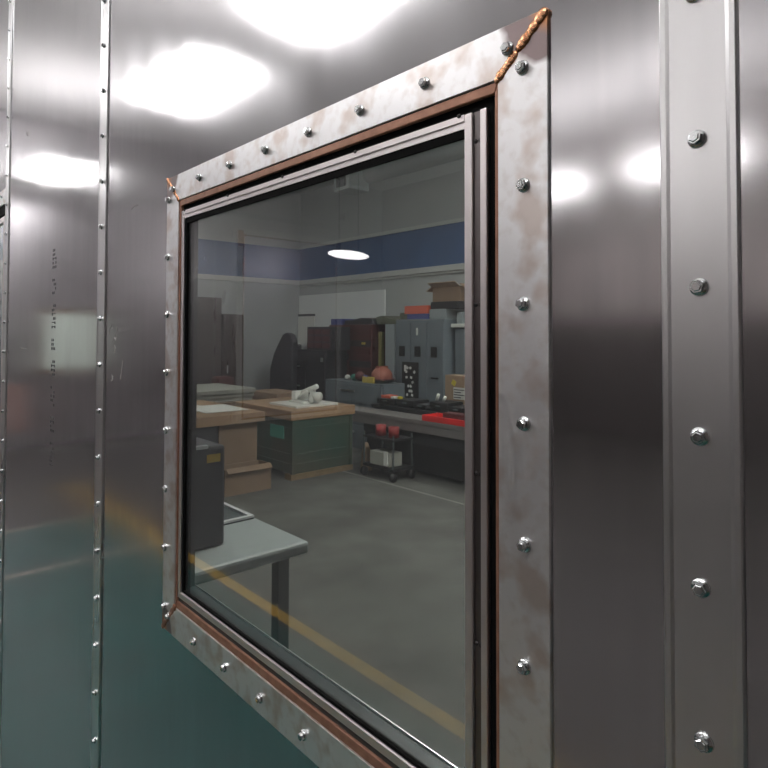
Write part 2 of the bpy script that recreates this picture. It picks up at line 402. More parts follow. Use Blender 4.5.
# weld beads on the mitres
def weld(a, b, n, r, m='copper', gap=()):
    mb = MB(); a = Vector((a[0], -.003, a[1])); b = Vector((b[0], -.003, b[1]))
    ang = math.atan2(-(b.z-a.z), b.x-a.x)
    for i in range(n):
        if i in gap: continue
        t = i/(n-1); p = a.lerp(b, t)
        rr = r*random.uniform(.8, 1.2)
        mb.ball(p, rr, (1.35, .5, 1.25), Matrix.Rotation(ang, 4, 'Y'), n=12)
    return mb.build('weld_bead', m, win)
weld((FX1-.0045, FZ1-.004), (GX1+.000, GZ1+.000), 17, .0037, gap=(9,))
weld((FX0+.002, FZ1-.0015), (GX0, GZ1), 15, .0030)
weld((FX0+.002, FZ0+.0015), (GX0, GZ0), 15, .0040, 'scorch')
weld((FX1-.002, FZ0+.0015), (GX1, GZ0), 15, .0034)
# brown rolled inner edge
def ring4(name, x0, x1, z0, z1, wl, wr, wt, wb, y0, y1, m, bev=.0008, parent=None):
    mb = MB()
    xi0, xi1, zi0, zi1 = x0+wl, x1-wr, z0+wb, z1-wt
    for q in ([(x0,z1),(x1,z1),(xi1,zi1),(xi0,zi1)], [(x1,z1),(x1,z0),(xi1,zi0),(xi1,zi1)], [(x1,z0),(x0,z0),(xi0,zi0),(xi1,zi0)], [(x0,z0),(x0,z1),(xi0,zi1),(xi0,zi0)]):
        mb.prism(q, y0, y1, bev=bev)
    return mb.build(name, m, parent or win)
ring4('edge_trim', GX0+.0004, GX1-.0004, GZ0+.0004, GZ1-.0008, .0060, .0042, .0100, .0120, -.0016, .004, 'brown', .0012)
SX0, SX1, SZ0, SZ1 = -1.0078, -.3495, 1.0515, 1.7058       # sash
ring4('gasket', GX0+.0062, GX1-.0044, GZ0+.0120, GZ1-.0102, .004, .016, .012, .010, .004, .02, 'rubber', 0)
# sash: plain bars left, top, bottom; double-ribbed channel on the right
sb = MB()
sb.prism([(SX0,SZ0),(SX0,SZ1),(-.9975,1.6930),(-.9975,1.0632)], -.0005, .005)
sb.build('sash_bar', 'sash', win)
sb = MB()
for za, zb, yf in ((1.6995,SZ1,-.001), (1.6930,1.6995,.0008)): sb.prism([(SX0+.001,zb),(-.3761,zb),(-.3761,za),(-.9975,za)], yf, .005)
sb.build('sash_bar', 'sash', win)
sb = MB()
sb.prism([(.005,SZ0),(.0008,SZ0),(-.0006,1.0530),(-.0002,1.0616),(.0009,1.0632),(.005,1.0632)], SX0+.001, -.3761, axis='X')
sb.build('sash_bar', 'sash', win)
sb = MB()
sb.box(-.3760, -.3668, -.0010, .005, SZ0, SZ1, bev=.0012)
sb.box(-.3572, SX1, -.0010, .005, SZ0, SZ1, bev=.0012)
sb.build('sash_channel', 'sash', win)
MB().box(-.3667, -.3573, .0022, .005, SZ0, SZ1).build('groove', 'groove', win)
ring4('seal_shadow_ring', -.9976, -.3759, 1.0630, 1.6931, .0065, .0012, .0085, .004, .0020, .0054, 'rubber', 0)  # black ring puts the shadow line around the glass into a solid
for z in (1.6781, 1.5254, 1.3699, 1.2155, 1.10):
    for x in (-.3642, -.3588): MB().ball((x, .0018, z), .0022, (1,.7,1)).build('rivet_shadow_dot', 'zinc_dark', win)
for x in (-.995, -.8423, -.6906, -.5382, -.382): MB().ball((x, -.001, 1.7058), .0020, (1.3,.8,1)).build('rivet_shadow_dot', 'zinc_dark', win)  # dark dots along the top stand in for small clip shadows
MB().box(-1.004, -.372, .0056, .0086, 1.057, 1.699).build('glass_pane', 'glass', win)
# inner lip of the opening, bright edge at the far side of the sill
lp = MB(); lp.box(W1['x0'], W1['x1'], TH, TH+.0015, W1C['z0']-.01, W1C['z0']+.0022)
lp.build('sill_lip', 'silver', win)
for i in range(8): screw(win, -10.394*S, -.003, h0+3.1209*S-i*S)
for i in range(8): screw(win, -3.0308*S+random.uniform(-.0006,.0006), -.003, h0+3.074*S-i*1.003*S)
for i in range(7): screw(win, -9.1834*S+i*S, -.003, h0+3.2888*S)
for i in range(7): screw(win, -9.2213*S+i*S, -.003, h0-4.0394*S)
screw(win, -10.21*S, -.003, h0-3.98*S); screw(win, -10.2*S, -.003, h0+3.27*S)

# second window, at the left edge of the photo
w2 = empty('window_3', ((W2['x0']+W2['x1'])/2, 0, W2['z0']), kind='structure')
ring4('flange', W2['x0']-.03, -2.4605, W2['z0']-.02, 2.0, .05, .001, .052, .05, -.003, 0, 'flange', .0005, w2)
ring4('gasket', W2['x0']+.02, W2['x1']+.006, W2['z0']+.03, W2['z1']-.016, .016, .016, .035, .02, .001, .02, 'rubber', 0, w2)
ring4('sash_bar', W2['x0']+.034, W2['x1']-.008, W2['z0']+.05, 1.906, .026, .026, .02, .02, 0, .012, 'sash', .001, w2)
MB().box(W2['x0']+.05, W2['x1']-.02, .006, .010, W2['z0']+.06, 1.895).build('glass_pane', 'glass', w2)
for i in range(6): screw(w2, -2.52-i*S, -.003, 1.978)

# printed mill mark and scuffs on the sheets
z = 1.719
mk = MB(); random.seed(3)
groups = [5, 4, 6, 3, 4, 5, 4, 6]
def glyph(mb, x, z, k):
    # small character-like strokes, reading up the sheet
    if k % 4 == 0: mb.box(x-.018, x+.018, -.0004, 0, z, z+.0022)
    if k % 3 != 1: mb.box(x-.018, x-.010, -.0004, 0, z-.0035, z+.0035)
    if k % 3 != 0: mb.box(x+.010, x+.018, -.0004, 0, z-.0035, z+.0035)
    if k % 2: mb.box(x-.004, x+.004, -.0004, 0, z-.0035, z+.0035)
for gi, gn in enumerate(groups):
    for k in range(gn):
        glyph(mk, -1.8205, z, random.randint(0, 11)); z -= .0115
    z -= .0235
o = mk.build('printed_marking', 'mark', None, (-1.8205, 0, 1.15)); o.parent = wn; tag(o, 'small dark vertical mill print on the metal sheet')
def scuff(pts, w):
    mb = MB()
    for (a, b) in zip(pts, pts[1:]):
        dx, dz = b[0]-a[0], b[1]-a[1]; L = math.hypot(dx, dz); nx, nz = -dz/L*w, dx/L*w
        mb.prism([(a[0]-nx,a[1]-nz),(b[0]-nx,b[1]-nz),(b[0]+nx,b[1]+nz),(a[0]+nx,a[1]+nz)], -.0003, 0)
    o = mb.build('scuff_mark', 'chalkthin', None, (pts[0][0], 0, pts[0][1])); o.parent = wn
M['chalkthin'] = mat('chalk_scuff_thin', (.50,.48,.48), .55, .7)
scuff([(-1.372,1.492),(-1.368,1.505),(-1.355,1.513),(-1.35,1.503)], 0.0013)
scuff([(-1.348,1.474),(-1.338,1.488),(-1.330,1.480),(-1.322,1.508)], 0.0013)
scuff([(-1.34,1.455),(-1.333,1.462),(-1.336,1.47)], 0.0015)
scuff([(-1.30,1.402),(-1.292,1.42),(-1.287,1.44)], 0.0013)
scuff([(-1.355,1.395),(-1.345,1.40),(-1.352,1.408)], 0.0018)
scuff([(-1.25,1.745),(-1.225,1.750),(-1.212,1.747)], 0.0009)
scuff([(-2.176,2.128),(-2.163,2.112),(-2.155,2.122),(-2.148,2.108)], 0.0035)
scuff([(-2.20,1.447),(-2.13,1.446)], 0.0011)

# ------------------------------------------------------------------ the workshop behind the glass
X0, X1w, Y1, ZW = -8.84, 3.0, 5.56, 3.9
struct('floor_workshop', MB().box(X0, X1w, TH, Y1, -.1, 0), 'concrete')
struct('ceiling_workshop', MB().box(X0, X1w, TH, Y1, ZW, ZW+.1), 'wceil')
struct('wall_workshop_north', MB().box(X0, X1w, Y1, Y1+.1, 0, ZW), 'wall')
struct('wall_workshop_west', MB().box(X0-.1, X0, TH, Y1, 0, ZW), 'wall')
struct('wall_workshop_east', MB().box(X1w, X1w+.1, TH, Y1, 0, ZW), 'wall')
struct('trim_1', MB().box(X0+.001, X1w, Y1-.012, Y1, 2.38, 2.92), 'blue')
struct('trim_2', MB().box(X0, X0+.012, TH, Y1-.013, 2.38, 2.92), 'blue')
t3 = MB(); t3.box(X0+.001, X1w, Y1-.05, Y1, 2.30, 2.38, bev=.004); t3.box(X0+.001, X1w, Y1-.03, Y1, 2.27, 2.292)
struct('trim_3', t3, 'ledge')
struct('trim_4', MB().box(X0, X0+.05, TH, Y1-.051, 2.30, 2.38, bev=.004), 'ledge')
struct('trim_5', MB().box(X0+.001, X1w, Y1-.03, Y1, 2.92, 2.97), 'ledge')
struct('wall_panel_pale', MB().box(X0+.001, -6.63, Y1-.02, Y1, 0, 2.12), 'wallpale')
dr = empty('door_2', (-8.6, Y1, 0), kind='structure')
MB().box(-8.83, -8.36, Y1-.045, Y1-.021, 0, 1.76, bev=.003).build('door_leaf', 'whiteplastic', dr)
MB().box(-8.83, -8.36, Y1-.047, Y1-.021, 1.762, 1.80).build('door_head', 'darkgrey', dr)

def wlight(x, y, z, sx, sy, label, em='wlampbig'):  # unseen lamps added to brighten the workshop
    r = empty('workshop_fill_light', (x, y, z), label, 'lamp', None)
    MB().box(x-sx, x+sx, y-sy, y+sy, z+.0, z+.05, bev=.01).build('housing', 'lampframe', r)
    MB().box(x-sx+.02, x+sx-.02, y-sy+.02, y+sy-.02, z-.02, z).build('tube_cover', em, r)
    if em != 'wlamp': MB().box(x-sx+.04, x+sx-.04, y-sy+.04, y+sy-.04, z+.051, z+.056).build('fill_uplight', em, r)  # added upward glow, lights the workshop ceiling
    for k in (-.7, .7): MB().cyl((x+k*sx, y, z+.05), (x+k*sx, y, ZW), .008, 8).build('hanger', 'darkgrey', r)
    return r
wlight(-2.0, 2.2, 3.6, .7, .12, 'unseen added lamp over the workshop floor, above the grey desk')
wlight(-2.5, 4.4, 3.6, .7, .12, 'unseen added lamp high over the right end of the workshop')
wlight(-7.2, 1.6, 3.6, .5, .1, 'unseen added lamp high over the left end of the workshop')

# duct along the top of the back wall
du = empty('air_duct', (-4.9, 4.1, 3.15), 'grey round ventilation duct hanging near the workshop ceiling', 'duct')
MB().cyl((-5.3,4.1,3.30), (-1.5,4.1,3.30), .10, 24).build('pipe', 'duct', du)
MB().box(-5.78,-5.48,3.95,4.25,3.16,3.42, bev=.01).build('plenum_box', 'duct', du)
MB().box(-5.71,-5.55,3.935,3.95,3.20,3.38).build('grille', 'darkgrey', du)
for x in (-5.2, -4.2, -3.2): MB().cyl((x,4.1,3.4),(x,4.1,3.9),.006,8).build('hanger', 'darkgrey', du)

# desk right behind the glass
dk = empty('work_desk', (-2.3, .46, 0), 'pale grey laminate desk with a dark square leg, right behind the glass', 'desk')
MB().box(-3.3, -1.82, .06, .842, .706, .75, bev=.012).build('desk_top', 'deskgrey', dk)
MB().box(-3.25, -1.90, .11, .79, .675, .7055).build('apron', 'deskedge', dk)
for x, y in ((-1.93,.79), (-1.93,.13), (-3.23,.79), (-3.23,.13)): MB().box(x-.024, x+.024, y-.024, y+.024, 0, .674, bev=.004).build('leg', 'legsteel', dk)
tw = empty('tower_case', (-2.3, .4, .75), 'tall black equipment case with a yellow sticker, standing on the pale desk', 'equipment case')
MB().box(-2.55, -1.984, .19, .596, .752, 1.102, bev=.012).build('case_body', 'darkgrey', tw)
MB().box(-1.984, -1.9825, .525, .575, 1.046, 1.074).build('sticker', 'stickery', tw)
MB().box(-2.0, -1.982, .47, .53, 1.095, 1.107, bev=.002).build('pale_edge', 'silver', tw)  # paler piece on the top edge of the case
lt = empty('tablet', (-2.4, .66, .75), 'dark tablet with a silver rim lying on the pale desk behind the black case', 'tablet')
MB().box(-2.62, -2.18, .60, .825, .7505, .757, bev=.002).build('slab', 'legsteel', lt)
rm = MB()
for a, b, c, d in ((-2.62,-2.18,.808,.825), (-2.62,-2.18,.60,.617), (-2.62,-2.603,.617,.808), (-2.197,-2.18,.617,.808)): rm.box(a,b,c,d,.7572,.766)
rm.build('rim', 'brightrim', lt)

# green crate with a wooden top
gc = empty('green_crate', (-5.6, 3.4, 0), 'green painted crate with a thick wooden top, holding a white model', 'crate')
MB().box(-6.30,-5.215,3.02,3.775,.06,.602, bev=.008).build('crate_body', 'green', gc)
rb = MB()
for z in (.14, .24, .50): rb.box(-6.305,-5.208,3.013,3.782,z,z+.022)
rb.box(-5.235,-5.205,3.01,3.05,.06,.60); rb.box(-5.235,-5.205,3.745,3.785,.06,.60); rb.build('rib_bands', 'green', gc)
MB().box(-5.62,-5.36,3.004,3.012,.40,.53).build('patch', 'greenlight', gc)
MB().box(-6.35,-5.20,2.99,3.82,.603,.701, bev=.006).build('wooden_top', 'wood', gc)
for x in (-5.27, -6.2): MB().box(x-.06, x+.06, 3.0, 3.80, 0, .058, bev=.004).build('skid', 'wooddark', gc)
wb = tag(MB().box(-5.86,-5.33,3.14,3.68,.702,.725, bev=.003).build('white_board', 'paper', None, (-5.6,3.4,.702)), 'flat white board lying on the green crate under the white model', 'board')
mm = empty('white_model', (-5.6, 3.42, .725), 'tangled white plastic machine part standing on the flat white board', 'machine part')
pb = MB()
pb.box(-5.72,-5.44,3.30,3.52,.726,.75, bev=.006); pb.box(-5.70,-5.62,3.32,3.50,.75,.85, bev=.01)
pb.build('base', 'whiteplastic', mm)
pb = MB(); pb.cyl((-5.70,3.40,.80),(-5.40,3.45,.91),.028,12); pb.cyl((-5.42,3.38,.75),(-5.48,3.46,.87),.03,12); pb.cyl((-5.66,3.36,.76),(-5.46,3.36,.86),.016,10)
pb.build('arm', 'whiteplastic', mm)
pb = MB(); pb.cyl((-5.44,3.44,.80),(-5.36,3.46,.80),.05,16); pb.build('hub', 'whiteplastic', mm)

# wooden workbench at the left
bn = empty('workbench', (-6.0, 2.0, 0), 'long workbench with a thick brown wooden top at the left of the workshop', 'workbench')
MB().box(-6.7,-5.33,.9,2.77,.612,.705, bev=.006).build('bench_top', 'wood', bn)
MB().box(-6.6,-5.40,1.0,2.30,.02,.611).build('cabinet_body', 'darkgrey', bn)
MB().box(-6.6,-5.40,2.31,2.72,.02,.611).build('side_panel', 'cardboard', bn)
cbx = empty('cardboard_box', (-5.1, 2.4, 0), 'low open cardboard box on the floor in front of the wooden workbench', 'box')
bx_ = MB(); X_, Y_, H_ = (-5.32,-5.10), (2.22,2.70), .24
bx_.box(*X_,Y_[0],Y_[0]+.012,0,H_); bx_.box(*X_,Y_[1]-.012,Y_[1],0,H_); bx_.box(X_[0],X_[0]+.012,Y_[0]+.013,Y_[1]-.013,0,H_); bx_.box(X_[1]-.012,X_[1],Y_[0]+.013,Y_[1]-.013,0,H_); bx_.box(X_[0]+.013,X_[1]-.013,Y_[0]+.013,Y_[1]-.013,0,.012)
bx_.build('box_body', 'cardboard', cbx)
MB().box(-5.11,-5.05,2.23,2.69,.222,.232, tilt=(0,.7)).build('flap', 'cardboard', cbx)
for i, (x0, x1, y0, y1, r) in enumerate(((-6.25,-5.75,1.9,2.5,.1), (-6.1,-5.52,2.25,2.70,-.05))):
    tag(MB().box(x0, x1, y0, y1, .706+i*.006, .710+i*.006, rot=r).build('paper_sheet', 'paper', None, ((x0+x1)/2,(y0+y1)/2,.706)), ('white paper sheet on the brown workbench, the far one at the left' if i == 0 else 'white paper sheet on the brown workbench near its right end'), 'paper')
ft = empty('low_table', (-7.3, 3.0, 0), 'low table behind the brown workbench carrying pale foam sheets', 'table')
MB().box(-7.9,-6.75,2.4,3.55,.60,.64, bev=.004).build('table_top', 'cardboard', ft)
for x in (-7.85,-6.8):
    for y in (2.45,3.5): MB().box(x-.025,x+.025,y-.025,y+.025,0,.60).build('leg', 'darkgrey', ft)
for i in range(3):
    tag(MB().box(-7.85+i*.05,-6.85+i*.04,2.45,3.50,.641+i*.052,.691+i*.052, bev=.006, rot=.01*i).build('foam_sheet', 'foam', None, (-7.3,3.0,.641+i*.052)), ['bottom foam sheet of the pale stack on the low table', 'middle foam sheet of the pale stack on the low table', 'top foam sheet of the pale stack on the low table'][i], 'foam sheet')
cb2 = empty('cardboard_box', (-6.5, 3.55, 0), 'brown cardboard box standing behind the green crate', 'box')
MB().box(-7.05,-6.42,3.58,3.98,0,.74, bev=.006).build('box_body', 'cardboard', cb2)
MB().box(-7.05,-6.42,3.75,3.80,.741,.744).build('tape', 'cardlight', cb2)

# covered dark shape (chair-like) and shelving at the left
cv = empty('office_chair', (-7.6, 4.25, 0), 'tall black office chair with a slanted back, left of the black cabinet', 'chair')
MB().prism([(-7.86,.50),(-7.28,.50),(-7.26,1.36),(-7.32,1.46),(-7.42,1.49),(-7.52,1.46),(-7.74,1.20),(-7.86,.95)], 4.36, 4.46, bev=.02).build('backrest', 'black', cv)
MB().box(-7.86,-7.28,3.92,4.40,.44,.54, bev=.03).build('seat', 'black', cv)
MB().cyl((-7.57,4.15,.10),(-7.57,4.15,.44),.03,12).build('post', 'legsteel', cv)
for k in range(5):
    a = k*2*PI/5+.3; MB().cyl((-7.57,4.15,.11),(-7.57+.28*math.cos(a),4.15+.28*math.sin(a),.06),.022,8).build('leg', 'legsteel', cv)
    MB().ball((-7.57+.28*math.cos(a),4.15+.28*math.sin(a),.03),.03).build('caster', 'black', cv)
for (ya, yb, h_, lab) in ((2.5,3.82,2.0,'tallest dark brown cabinet against the left workshop wall'), (3.84,4.18,1.76,'shorter dark brown cabinet between the tall one and the black chair')):
    k_ = empty('storage_cabinet', (-8.5,(ya+yb)/2,0), lab, 'cabinet')
    MB().box(-8.8,-8.32,ya,yb,0,h_,bev=.008).build('cabinet_body', 'darkbrown', k_)
    m_ = 2 if yb-ya > 1 else 1
    for q in range(m_):
        a_ = ya+.01+q*(yb-ya)/m_; b_ = ya-.01+(q+1)*(yb-ya)/m_
        d_ = MB().box(-8.319,-8.30,a_,b_,.04,h_-.02,bev=.003).build('door', 'darkbrown', k_)
        MB().box(-8.298,-8.28,a_+.05,a_+.065,h_*.5,h_*.5+.12).build('handle', 'silver', d_)
rk = tag(MB().box(-8.2,-7.95,3.6,3.85,0,.86, bev=.03).build('red_canister', 'reddark', None, (-8.1,3.7,0)), 'dull red canister standing left of the black office chair', 'canister')

# black cabinet with a red-fronted unit on top
kb = empty('black_cabinet', (-7.1, 4.8, 0), 'black metal cabinet with drawers, behind the white model', 'cabinet')
MB().box(-7.75,-6.80,4.62,4.98,0,1.24, bev=.01).build('cabinet_body', 'black', kb)
for z in (.28,.56,.84):
    d_ = MB().box(-7.72,-7.30,4.605,4.62,z,z+.25, bev=.003).build('drawer', 'black', kb)
    MB().box(-7.58,-7.42,4.59,4.604,z+.15,z+.17).build('handle', 'silver', d_)
MB().box(-7.27,-6.83,4.605,4.62,.05,1.2, bev=.004).build('door', 'black', kb)
MB().box(-6.92,-6.86,4.600,4.605,1.08,1.14).build('badge', 'silver', kb)
ru = empty('parts_organizer', (-7.0, 4.85, 1.24), 'dark organiser box with dull red drawers on top of the black cabinet', 'organiser')
MB().box(-7.30,-6.72,4.64,4.97,1.242,1.57, bev=.005).build('organizer_body', 'darkgrey', ru)
for r_ in range(3):
    for c_ in range(3): MB().box(-7.27+c_*.18,-7.12+c_*.18,4.628,4.64,1.27+r_*.095,1.345+r_*.095, bev=.002).build('drawer', 'reddark', ru)
for i, (x, c_) in enumerate(((-7.66,'darkgrey'),(-7.52,'silver'),(-7.40,'cardboard'))):
    tag(MB().cyl((x,4.75,1.241),(x,4.75,1.31+.02*i),.035,12).build('jar', c_, None, (x,4.75,1.241)), ['dark small jar','shiny small can','brown small jar'][i]+' on the left half of the black cabinet', 'jar')

# red drawer tower
rt = empty('drawer_tower', (-6.8, 5.2, 0), 'tall dark red drawer tower with small pale labels, in front of the pale wall', 'drawer tower')
MB().box(-7.28,-6.31,5.02,5.5,0,1.60, bev=.006).build('tower_body', 'reddark', rt)
for r_ in range(8):
    for c_ in range(2):
        x0 = -7.26+c_*.48
        z0 = .82+r_*.095
        d_ = MB().box(x0,x0+.45,5.006,5.02,z0,z0+.085, bev=.002).build('drawer', 'reddark' if (r_+c_)%3 else ('red' if r_ < 2 else 'darkgrey'), rt)
        if c_ == 0 or r_ == 5: MB().box(x0+.27,x0+.35,5.0,5.006,z0+.03,z0+.06).build('label_card', 'yellowp' if r_ in (5,6) else 'paper', d_)
MB().box(-7.22,-6.93,5.0,5.005,1.46,1.53).build('label_card', 'paper', rt)
tag(MB().box(-7.28,-7.02,5.05,5.40,1.602,1.69, bev=.006).build('blue_bin', 'bluebin', None, (-7.15,5.2,1.602)), 'small blue bin on top of the red drawer tower', 'bin')
tag(MB().prism([(-6.98,1.602),(-6.32,1.602),(-6.36,1.68),(-6.6,1.70),(-6.8,1.665),(-6.95,1.67)],5.06,5.4,bev=.01).build('grey_bag', 'darkgrey', None, (-6.65,5.2,1.602)), 'flat dark bag lying on top of the red drawer tower', 'bag')

# grey drawer cabinet with things on it
gd = empty('drawer_cabinet', (-6.2, 4.8, 0), 'low grey drawer cabinet with pale handles, in front of the red drawer tower', 'cabinet')
MB().box(-6.80,-5.60,4.60,4.96,0,.85, bev=.006).build('cabinet_body', 'cabgrey', gd)
for r_ in range(3):
    d_ = MB().box(-6.77,-5.63,4.588,4.60,.06+r_*.26,.30+r_*.26, bev=.003).build('drawer', 'cabgrey', gd)
    MB().box(-6.45,-6.15,4.575,4.588,.20+r_*.26,.225+r_*.26, bev=.002).build('handle', 'silver', d_)
hm = empty('hard_hat', (-5.86, 4.75, .851), 'dull red hard hat lying on the low grey drawer cabinet', 'hard hat')
hb = MB(); hb.ball((-5.86,4.80,.93),.14,(1,1,.9), n=20)
bmesh.ops.bisect_plane(hb.bm, geom=hb.bm.verts[:]+hb.bm.edges[:]+hb.bm.faces[:], plane_co=(0,0,.90), plane_no=(0,0,-1), clear_outer=True)
hb.box(-5.875,-5.845,4.70,4.90,1.035,1.062,bev=.008); hb.build('shell', 'hatred', hm)
MB().cyl((-5.86,4.80,.888),(-5.86,4.80,.902),.165,24).build('brim', 'reddark', hm)
tag(MB().box(-6.02,-5.80,4.603,4.632,.851,.93, bev=.008).build('yellow_pouch', 'yellowp', None, (-5.9,4.63,.851)), 'yellow pouch in front of the red hard hat', 'pouch')
for i, (x, m_, r) in enumerate(((-6.36,'greenlight',.05),(-6.24,'reddark',.07),(-6.12,'bluebin',.045),(-6.50,'whiteplastic',.04))):
    tag(MB().ball((x,4.75,.851+r*.9),r,(1,1,.9)).build('yarn_roll', m_, None, (x,4.75,.851)), ['green','dark red','blue','white'][i]+' roll of tape on the low grey drawer cabinet', 'roll')
tag(MB().box(-6.25,-6.18,5.08,5.13,0,1.50, bev=.004).build('spirit_level', 'oliveyellow', None, (-6.2,5.1,0)), 'long olive yellow level standing upright beside the tall grey locker', 'level')

# tall grey locker
nc = tag(MB().box(-6.0,-5.83,4.98,5.45,0,1.60, bev=.006).build('narrow_cabinet', 'cablight', None, (-5.9,5.2,0)), 'narrow pale grey cabinet touching the left side of the tall locker', 'cabinet')
lk = empty('locker', (-5.38, 5.2, 0), 'tall blue grey locker with three dark vents and a black poster', 'locker')
MB().box(-5.81,-4.96,5.0,5.5,0,1.66, bev=.006).build('locker_body', 'cabgrey', lk)
for i in range(3):
    x0 = -5.80+i*.281
    d_ = MB().box(x0,x0+.274,4.986,5.0,.05,1.62, bev=.003).build('door', 'cabgrey', lk)
    MB().box(x0+.07,x0+.17,4.978,4.986,1.19,1.32, bev=.002).build('vent', 'black', d_)
MB().box(-5.42,-5.39,4.978,4.985,1.46,1.55).build('label_card', 'paper', lk)
MB().box(-5.16,-5.04,4.972,4.986,.93,.95).build('handle', 'black', lk)
ps = empty('poster', (-5.52, 4.974, .9), 'black poster with white scribbled pictures on the tall grey locker', 'poster')
MB().box(-5.66,-5.37,4.968,4.974,.66,1.12).build('poster_sheet', 'poster', ps)
random.seed(9); pm = MB()
for z in (1.05,1.0,.93,.87,.82,.76,.71):
    for k in range(2):
        x = random.uniform(-5.58,-5.42); pm.box(x-.02,x+.015,4.965,4.968,z-.018,z+.012, tilt=(0,random.uniform(-.8,.8)))
pm.box(-5.62,-5.58,4.965,4.968,1.0,1.08)
pm.build('poster_picture', 'whiteplastic', ps)
def openbin(name, x0, x1, y0, y1, z0, z1, m, label, t=.012):
    b = MB(); b.box(x0,x1,y0,y1,z0,z0+t); b.box(x0,x1,y0,y0+t,z0+t,z1); b.box(x0,x1,y1-t,y1,z0+t,z1); b.box(x0,x0+t,y0+t,y1-t,z0+t,z1); b.box(x1-t,x1,y0+t,y1-t,z0+t,z1)
    return tag(b.build(name, m, None, ((x0+x1)/2,(y0+y1)/2,z0)), label, 'bin')
openbin('parts_bin', -5.62,-5.26,5.02,5.3,1.662,1.728,'bluebin','blue parts bin on the locker, under the orange bin')
openbin('parts_bin', -5.66,-5.26,5.01,5.3,1.730,1.83,'orange','orange parts bin stacked on the blue bin on the locker')
tag(MB().prism([(-6.25,1.602),(-5.83,1.602),(-5.84,1.665),(-6.0,1.68),(-6.15,1.72),(-6.27,1.70)],5.05,5.4,bev=.012).build('dark_bag', 'olive', None, (-6.0,5.2,1.602)), 'dark lumpy bag on top of the narrow pale cabinet', 'bag')
tag(MB().box(-5.805,-5.66,5.06,5.4,1.662,1.75,bev=.01).build('olive_case', 'olive', None, (-5.73,5.2,1.662)), 'olive case on the locker left of the orange bin', 'case')
cs = empty('carton_tray', (-5.0,5.25,1.66), 'dark tray under the open carton on top of the locker', 'tray')
MB().box(-5.24,-4.965,5.03,5.45,1.662,1.78,bev=.006).build('tray_body', 'cablight', cs)
tag(MB().box(-5.22,-4.78,5.03,5.42,1.782,1.87,bev=.008).build('black_case', 'black', None, (-4.96,5.2,1.782)), 'flat black case right under the open carton', 'case')
ca = empty('open_carton', (-4.97,5.22,1.872), 'open brown cardboard carton with spread flaps, highest on the locker', 'box')
MB().box(-5.20,-4.76,5.05,5.40,1.872,2.05).build('carton_body', 'cardboard', ca)
MB().box(-5.32,-5.18,5.05,5.40,2.035,2.043,tilt=(0,-.5)).build('flap', 'cardlight', ca)
MB().box(-4.78,-4.60,5.05,5.40,2.02,2.028,tilt=(0,.6)).build('flap', 'cardboard', ca)
MB().box(-5.20,-4.76,4.95,5.06,2.065,2.073,tilt=(-.5,0)).build('flap', 'cardlight', ca)
# right cabinet with white shelf
rc = empty('wall_cabinet', (-4.3,5.3,0), 'dark grey cabinet with a white top board, right of the tall locker', 'cabinet')
MB().box(-4.90,-3.6,5.12,5.5,0,1.54,bev=.006).build('cabinet_body', 'cabgrey', rc)
MB().box(-4.93,-3.55,5.08,5.5,1.556,1.60,bev=.004).build('top_board', 'whiteplastic', rc)
for i in range(2): MB().box(-4.88+i*.63,-4.27+i*.63,5.106,5.12,.05,1.5,bev=.003).build('door', 'cabgrey', rc)
for i, (x, h_) in enumerate(((-4.85,.14),(-4.70,.20),(-4.56,.12))):
    tag(MB().box(x-.05,x+.05,5.15,5.35,1.602,1.602+h_,bev=.008).build('small_box', ['cablight','darkgrey','paper'][i], None, (x,5.25,1.602)), ['pale grey','dark grey','white'][i]+' small box on the white board of the right cabinet', 'box')

# black back table with clutter
bt = empty('black_table', (-4.9,4.6,0), 'black table covered with dark cases, in front of the tall locker', 'table')
MB().box(-5.55,-3.3,4.35,4.85,.60,.645,bev=.005).build('table_top', 'black', bt)
for x in (-5.5,-3.35):
    for y in (4.4,4.8): MB().box(x-.025,x+.025,y-.025,y+.025,0,.60).build('leg', 'black', bt)
MB().box(-5.5,-3.35,4.80,4.82,.05,.60).build('back_panel', 'black', bt)
random.seed(12)
for i, (x, w, h_) in enumerate(((-5.35,.16,.07),(-5.02,.14,.08),(-4.78,.09,.05),(-4.50,.13,.10),(-4.25,.10,.07),(-3.98,.13,.09))):
    c_ = empty('tool_case', (x,4.5,.646), ['flat black tool case at the left end of the black table','black tool case under the locker poster','smallest black tool case on the black table','black tool case left of the labelled carton','black tool case in front of the labelled carton','black tool case at the right end of the black table'][i], 'tool case')
    MB().box(x-w,x+w,4.40,4.66,.646,.646+h_,bev=.012).build('case_body', 'black', c_)
    MB().box(x-.03,x+.03,4.38,4.399,.646+h_*.5,.646+h_*.5+.015,bev=.003).build('handle', 'legsteel', c_)
tag(MB().box(-5.45,-5.30,4.42,4.56,.717,.75,bev=.006).build('red_tool', 'orange', None, (-5.4,4.5,.717)), 'red and orange tool on the left end of the black table', 'tool')
tag(MB().box(-5.28,-5.22,4.42,4.5,.717,.745,bev=.006).build('pale_block', 'whiteplastic', None, (-5.25,4.46,.717)), 'small white block beside the red tool', 'block')
tag(MB().box(-5.16,-5.11,4.41,4.46,.727,.755,bev=.008).build('tape_roll', 'tape', None, (-5.13,4.43,.727)), 'small yellow tape roll on the black table', 'tape roll')
for i, x in enumerate((-4.62,-4.52)):
    tag(MB().cyl((x,4.5,.748),(x+.03,4.5,.80+.02*(1-i)),.018,10).build('white_bottle', 'whiteplastic', None, (x,4.5,.748)), ['taller','shorter'][i]+' of two white bottles left of the labelled carton', 'bottle')
lc = empty('labelled_carton', (-4.25,4.78,.646), 'brown carton with a white label and yellow tape on the black table', 'box')
